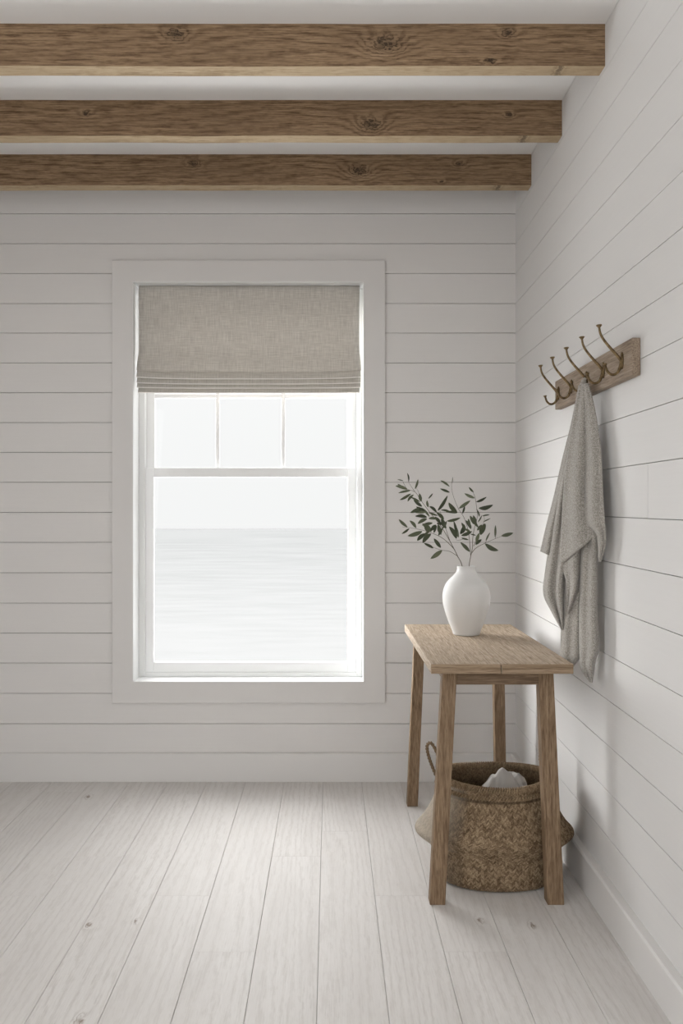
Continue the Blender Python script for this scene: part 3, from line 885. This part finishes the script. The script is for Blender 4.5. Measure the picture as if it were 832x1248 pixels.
# folded cloth in the basket
bm = bmesh.new()
n = 60; rows = []
cxx, cyy = (613-VX)*bcy/F, bcy-.005
for i in range(n+1):
    v_ = i/n*2-1; row = []
    for j in range(n+1):
        u_ = j/n*2-1
        x_ = cxx+.004+u_*.105; y_ = cyy+v_*.088
        r_ = max(abs(u_), abs(v_))
        kx = np.interp(u_, [-1, -.66, -.36, -.10, .18, .52, .72, 1.], [.270, .312, .352, .372, .362, .352, .335, .26])
        ridge = kx - .030*abs(v_+.15)**1.3 - .006*math.sin(u_*5+v_*6)
        ridge += .012*mnoise.noise(Vector((u_*2.2, v_*2.2, 1.3))) - .014*max(0, 1-abs(u_-.22+v_*.35)*9) - .008*max(0, 1-abs(u_+.32-v_*.2)*10) + .004*mnoise.noise(Vector((u_*6, v_*6, 4.3)))
        if v_ < -.2: ridge -= (-.2-v_)*.085*(1-.4*u_)
        zz = ridge if r_ < .72 else ridge-(r_-.72)**1.4*1.55
        row.append((x_, y_, max(zz, .05)))
    rows.append(row)
grid(bm, rows)
s = NT('pale cotton'); s.bsdf((.40, .38, .355), .9, s.bump(s.noise(s.coords(), 500., 2.), .3, .001), spec=.1, sheen=.2); M['cotton'] = s.m
o = link('folded_cloth', bm, M['cotton'], None, Vector((cxx, cyy, .1)), smooth=True)
sm = o.modifiers.new('thick', 'SOLIDIFY'); sm.thickness = .003
tag(o, 'pale grey crumpled cloth tucked inside the woven basket', 'cloth')

# ================================================================== SEA
s = NT('calm pale sea')
x, y, z = s.sep(s.coords())
ly = s.math('LOGARITHM', s.math('ADD', y, 1.), 2.718)
a = s.noise(s.comb(s.math('DIVIDE', x, s.math('MULTIPLY', y, .12)), s.math('MULTIPLY', ly, 34.), 0.), 1., 4., .6)
b = s.noise(s.comb(s.math('MULTIPLY', x, .05), s.math('MULTIPLY', y, .5), 0.), 1., 4., .6)
near = s.math('SUBTRACT', 1., s.math('DIVIDE', s.math('SUBTRACT', y, 50.), 200.), clamp=True)
fac = s.math('MULTIPLY_ADD', s.math('SUBTRACT', a, .5), 2.6, .5, clamp=True)
c1 = s.ramp(fac, [(0, (.70, .71, .70)), (.5, (.76, .768, .76)), (1, (.82, .825, .815))])
c = s.mix(s.math('MULTIPLY', s.math('POWER', near, 3.), .85), c1, (.90, .90, .89))
c = s.mix(s.math('MULTIPLY', s.math('SUBTRACT', fac, .5), .30, clamp=True), c, (1, 1, 1))
c = s.mix(s.math('MULTIPLY', s.math('SUBTRACT', .5, fac), .20, clamp=True), c, (.5, .51, .51))
SEA_COL = c
df = s.n('ShaderNodeBsdfDiffuse'); 
cc = s.mix(1., c, (.245, .245, .245), 'MULTIPLY'); s.put(df.inputs[0], cc)
s.t.links.new(df.outputs[0], s.out.inputs[0])
bm = bmesh.new()
SE = 9.3*F/(644-VY)
bm.faces.new([bm.verts.new(c_) for c_ in ((-900, 4.6, -8), (900, 4.6, -8), (900, SE, -8), (-900, SE, -8))])
o = link('sea', bm, s.m); o['kind'] = 'structure'; o['label'] = 'calm pale grey sea beyond the window'

# ================================================================== LIGHT
INLAND = .84; SA = 14.0; SB = 3.3
wd = bpy.data.worlds.new('overcast'); bpy.context.scene.world = wd; wd.use_nodes = True
nt = wd.node_tree; nt.nodes.clear()
out = nt.nodes.new('ShaderNodeOutputWorld'); bg = nt.nodes.new('ShaderNodeBackground')
tc = nt.nodes.new('ShaderNodeTexCoord'); sp_ = nt.nodes.new('ShaderNodeSeparateXYZ')
nt.links.new(tc.outputs['Generated'], sp_.inputs[0])
rp = nt.nodes.new('ShaderNodeValToRGB'); mr = nt.nodes.new('ShaderNodeMapRange')
mr.inputs['From Min'].default_value = -.2; mr.inputs['From Max'].default_value = 1.
nt.links.new(sp_.outputs[2], mr.inputs['Value']); nt.links.new(mr.outputs[0], rp.inputs[0])
els = rp.color_ramp.elements
els[0].position = 0.; els[0].color = (.93, .93, .925, 1)
els[1].position = 1.; els[1].color = (3.4, 3.42, 3.45, 1)
e = els.new(.17); e.color = (.93, .935, .93, 1)
e = els.new(.30); e.color = (.955, .96, .955, 1)
e = els.new(.45); e.color = (1.75, 1.75, 1.76, 1)
# the inland half of the sky (behind the viewer) is dimmer than the sea side
mr2 = nt.nodes.new('ShaderNodeMapRange'); nt.links.new(sp_.outputs[1], mr2.inputs['Value'])
mr2.inputs['From Min'].default_value = -.25; mr2.inputs['From Max'].default_value = .35
mr2.inputs['To Min'].default_value = INLAND; mr2.inputs['To Max'].default_value = 1.0
nt.links.new(rp.outputs[0], bg.inputs[0]); nt.links.new(mr2.outputs[0], bg.inputs[1])
nt.links.new(bg.outputs[0], out.inputs[0])

def area(name, loc, target, sx, sy, power, col=(1, 1, 1)):
    l = bpy.data.lights.new(name, 'AREA'); l.shape = 'RECTANGLE'; l.size = sx; l.size_y = sy; l.energy = power; l.color = col
    o = bpy.data.objects.new(name, l); COL.objects.link(o); o.location = loc
    o.rotation_euler = (Vector(target)-Vector(loc)).to_track_quat('-Z', 'Y').to_euler()
    return o
def sun(name, az, el, ang, energy, col=(1, 1, 1)):
    # light of the bright cloud seen from the room at azimuth az (right of straight ahead) and elevation el
    l = bpy.data.lights.new(name, 'SUN'); l.energy = energy; l.angle = math.radians(ang); l.color = col
    o = bpy.data.objects.new(name, l); COL.objects.link(o); o.location = (0, 9, 6)
    a_, e_ = math.radians(az), math.radians(el)
    d = -Vector((math.sin(a_)*math.cos(e_), math.cos(a_)*math.cos(e_), math.sin(e_)))
    o.rotation_euler = d.to_track_quat('-Z', 'Y').to_euler()
sun('cloud_glow', -76, 7, 60, SA)
sun('cloud_edge', -56, 10, 70, 6.5)
sun('veiled_sun', -6, 46, 48, SB)
area('left_fill', (LX-.25, (wy0+wy1)/2, 1.5), (0.6, 2.2, 1.1), 1.9, 2.0, 36, (.975, .99, 1))  # unseen fill lamp added outside the left opening to brighten the room
area('ceiling_fill', (-.4, 5.6, -.6), (-.2, 2.9, CZ), 3.2, 1.2, 150, (1, 1, 1))  # unseen lamp added below the sill to brighten the ceiling between the beams

sc = bpy.context.scene
sc.view_settings.view_transform = 'Standard'; sc.view_settings.look = 'None'
sc.view_settings.exposure = 0.0; sc.view_settings.gamma = 1.0
sc.cycles.max_bounces = 10; sc.cycles.diffuse_bounces = 6; sc.cycles.transparent_max_bounces = 12
sc.cycles.use_denoising = True
sc.cycles.sample_clamp_indirect = 6
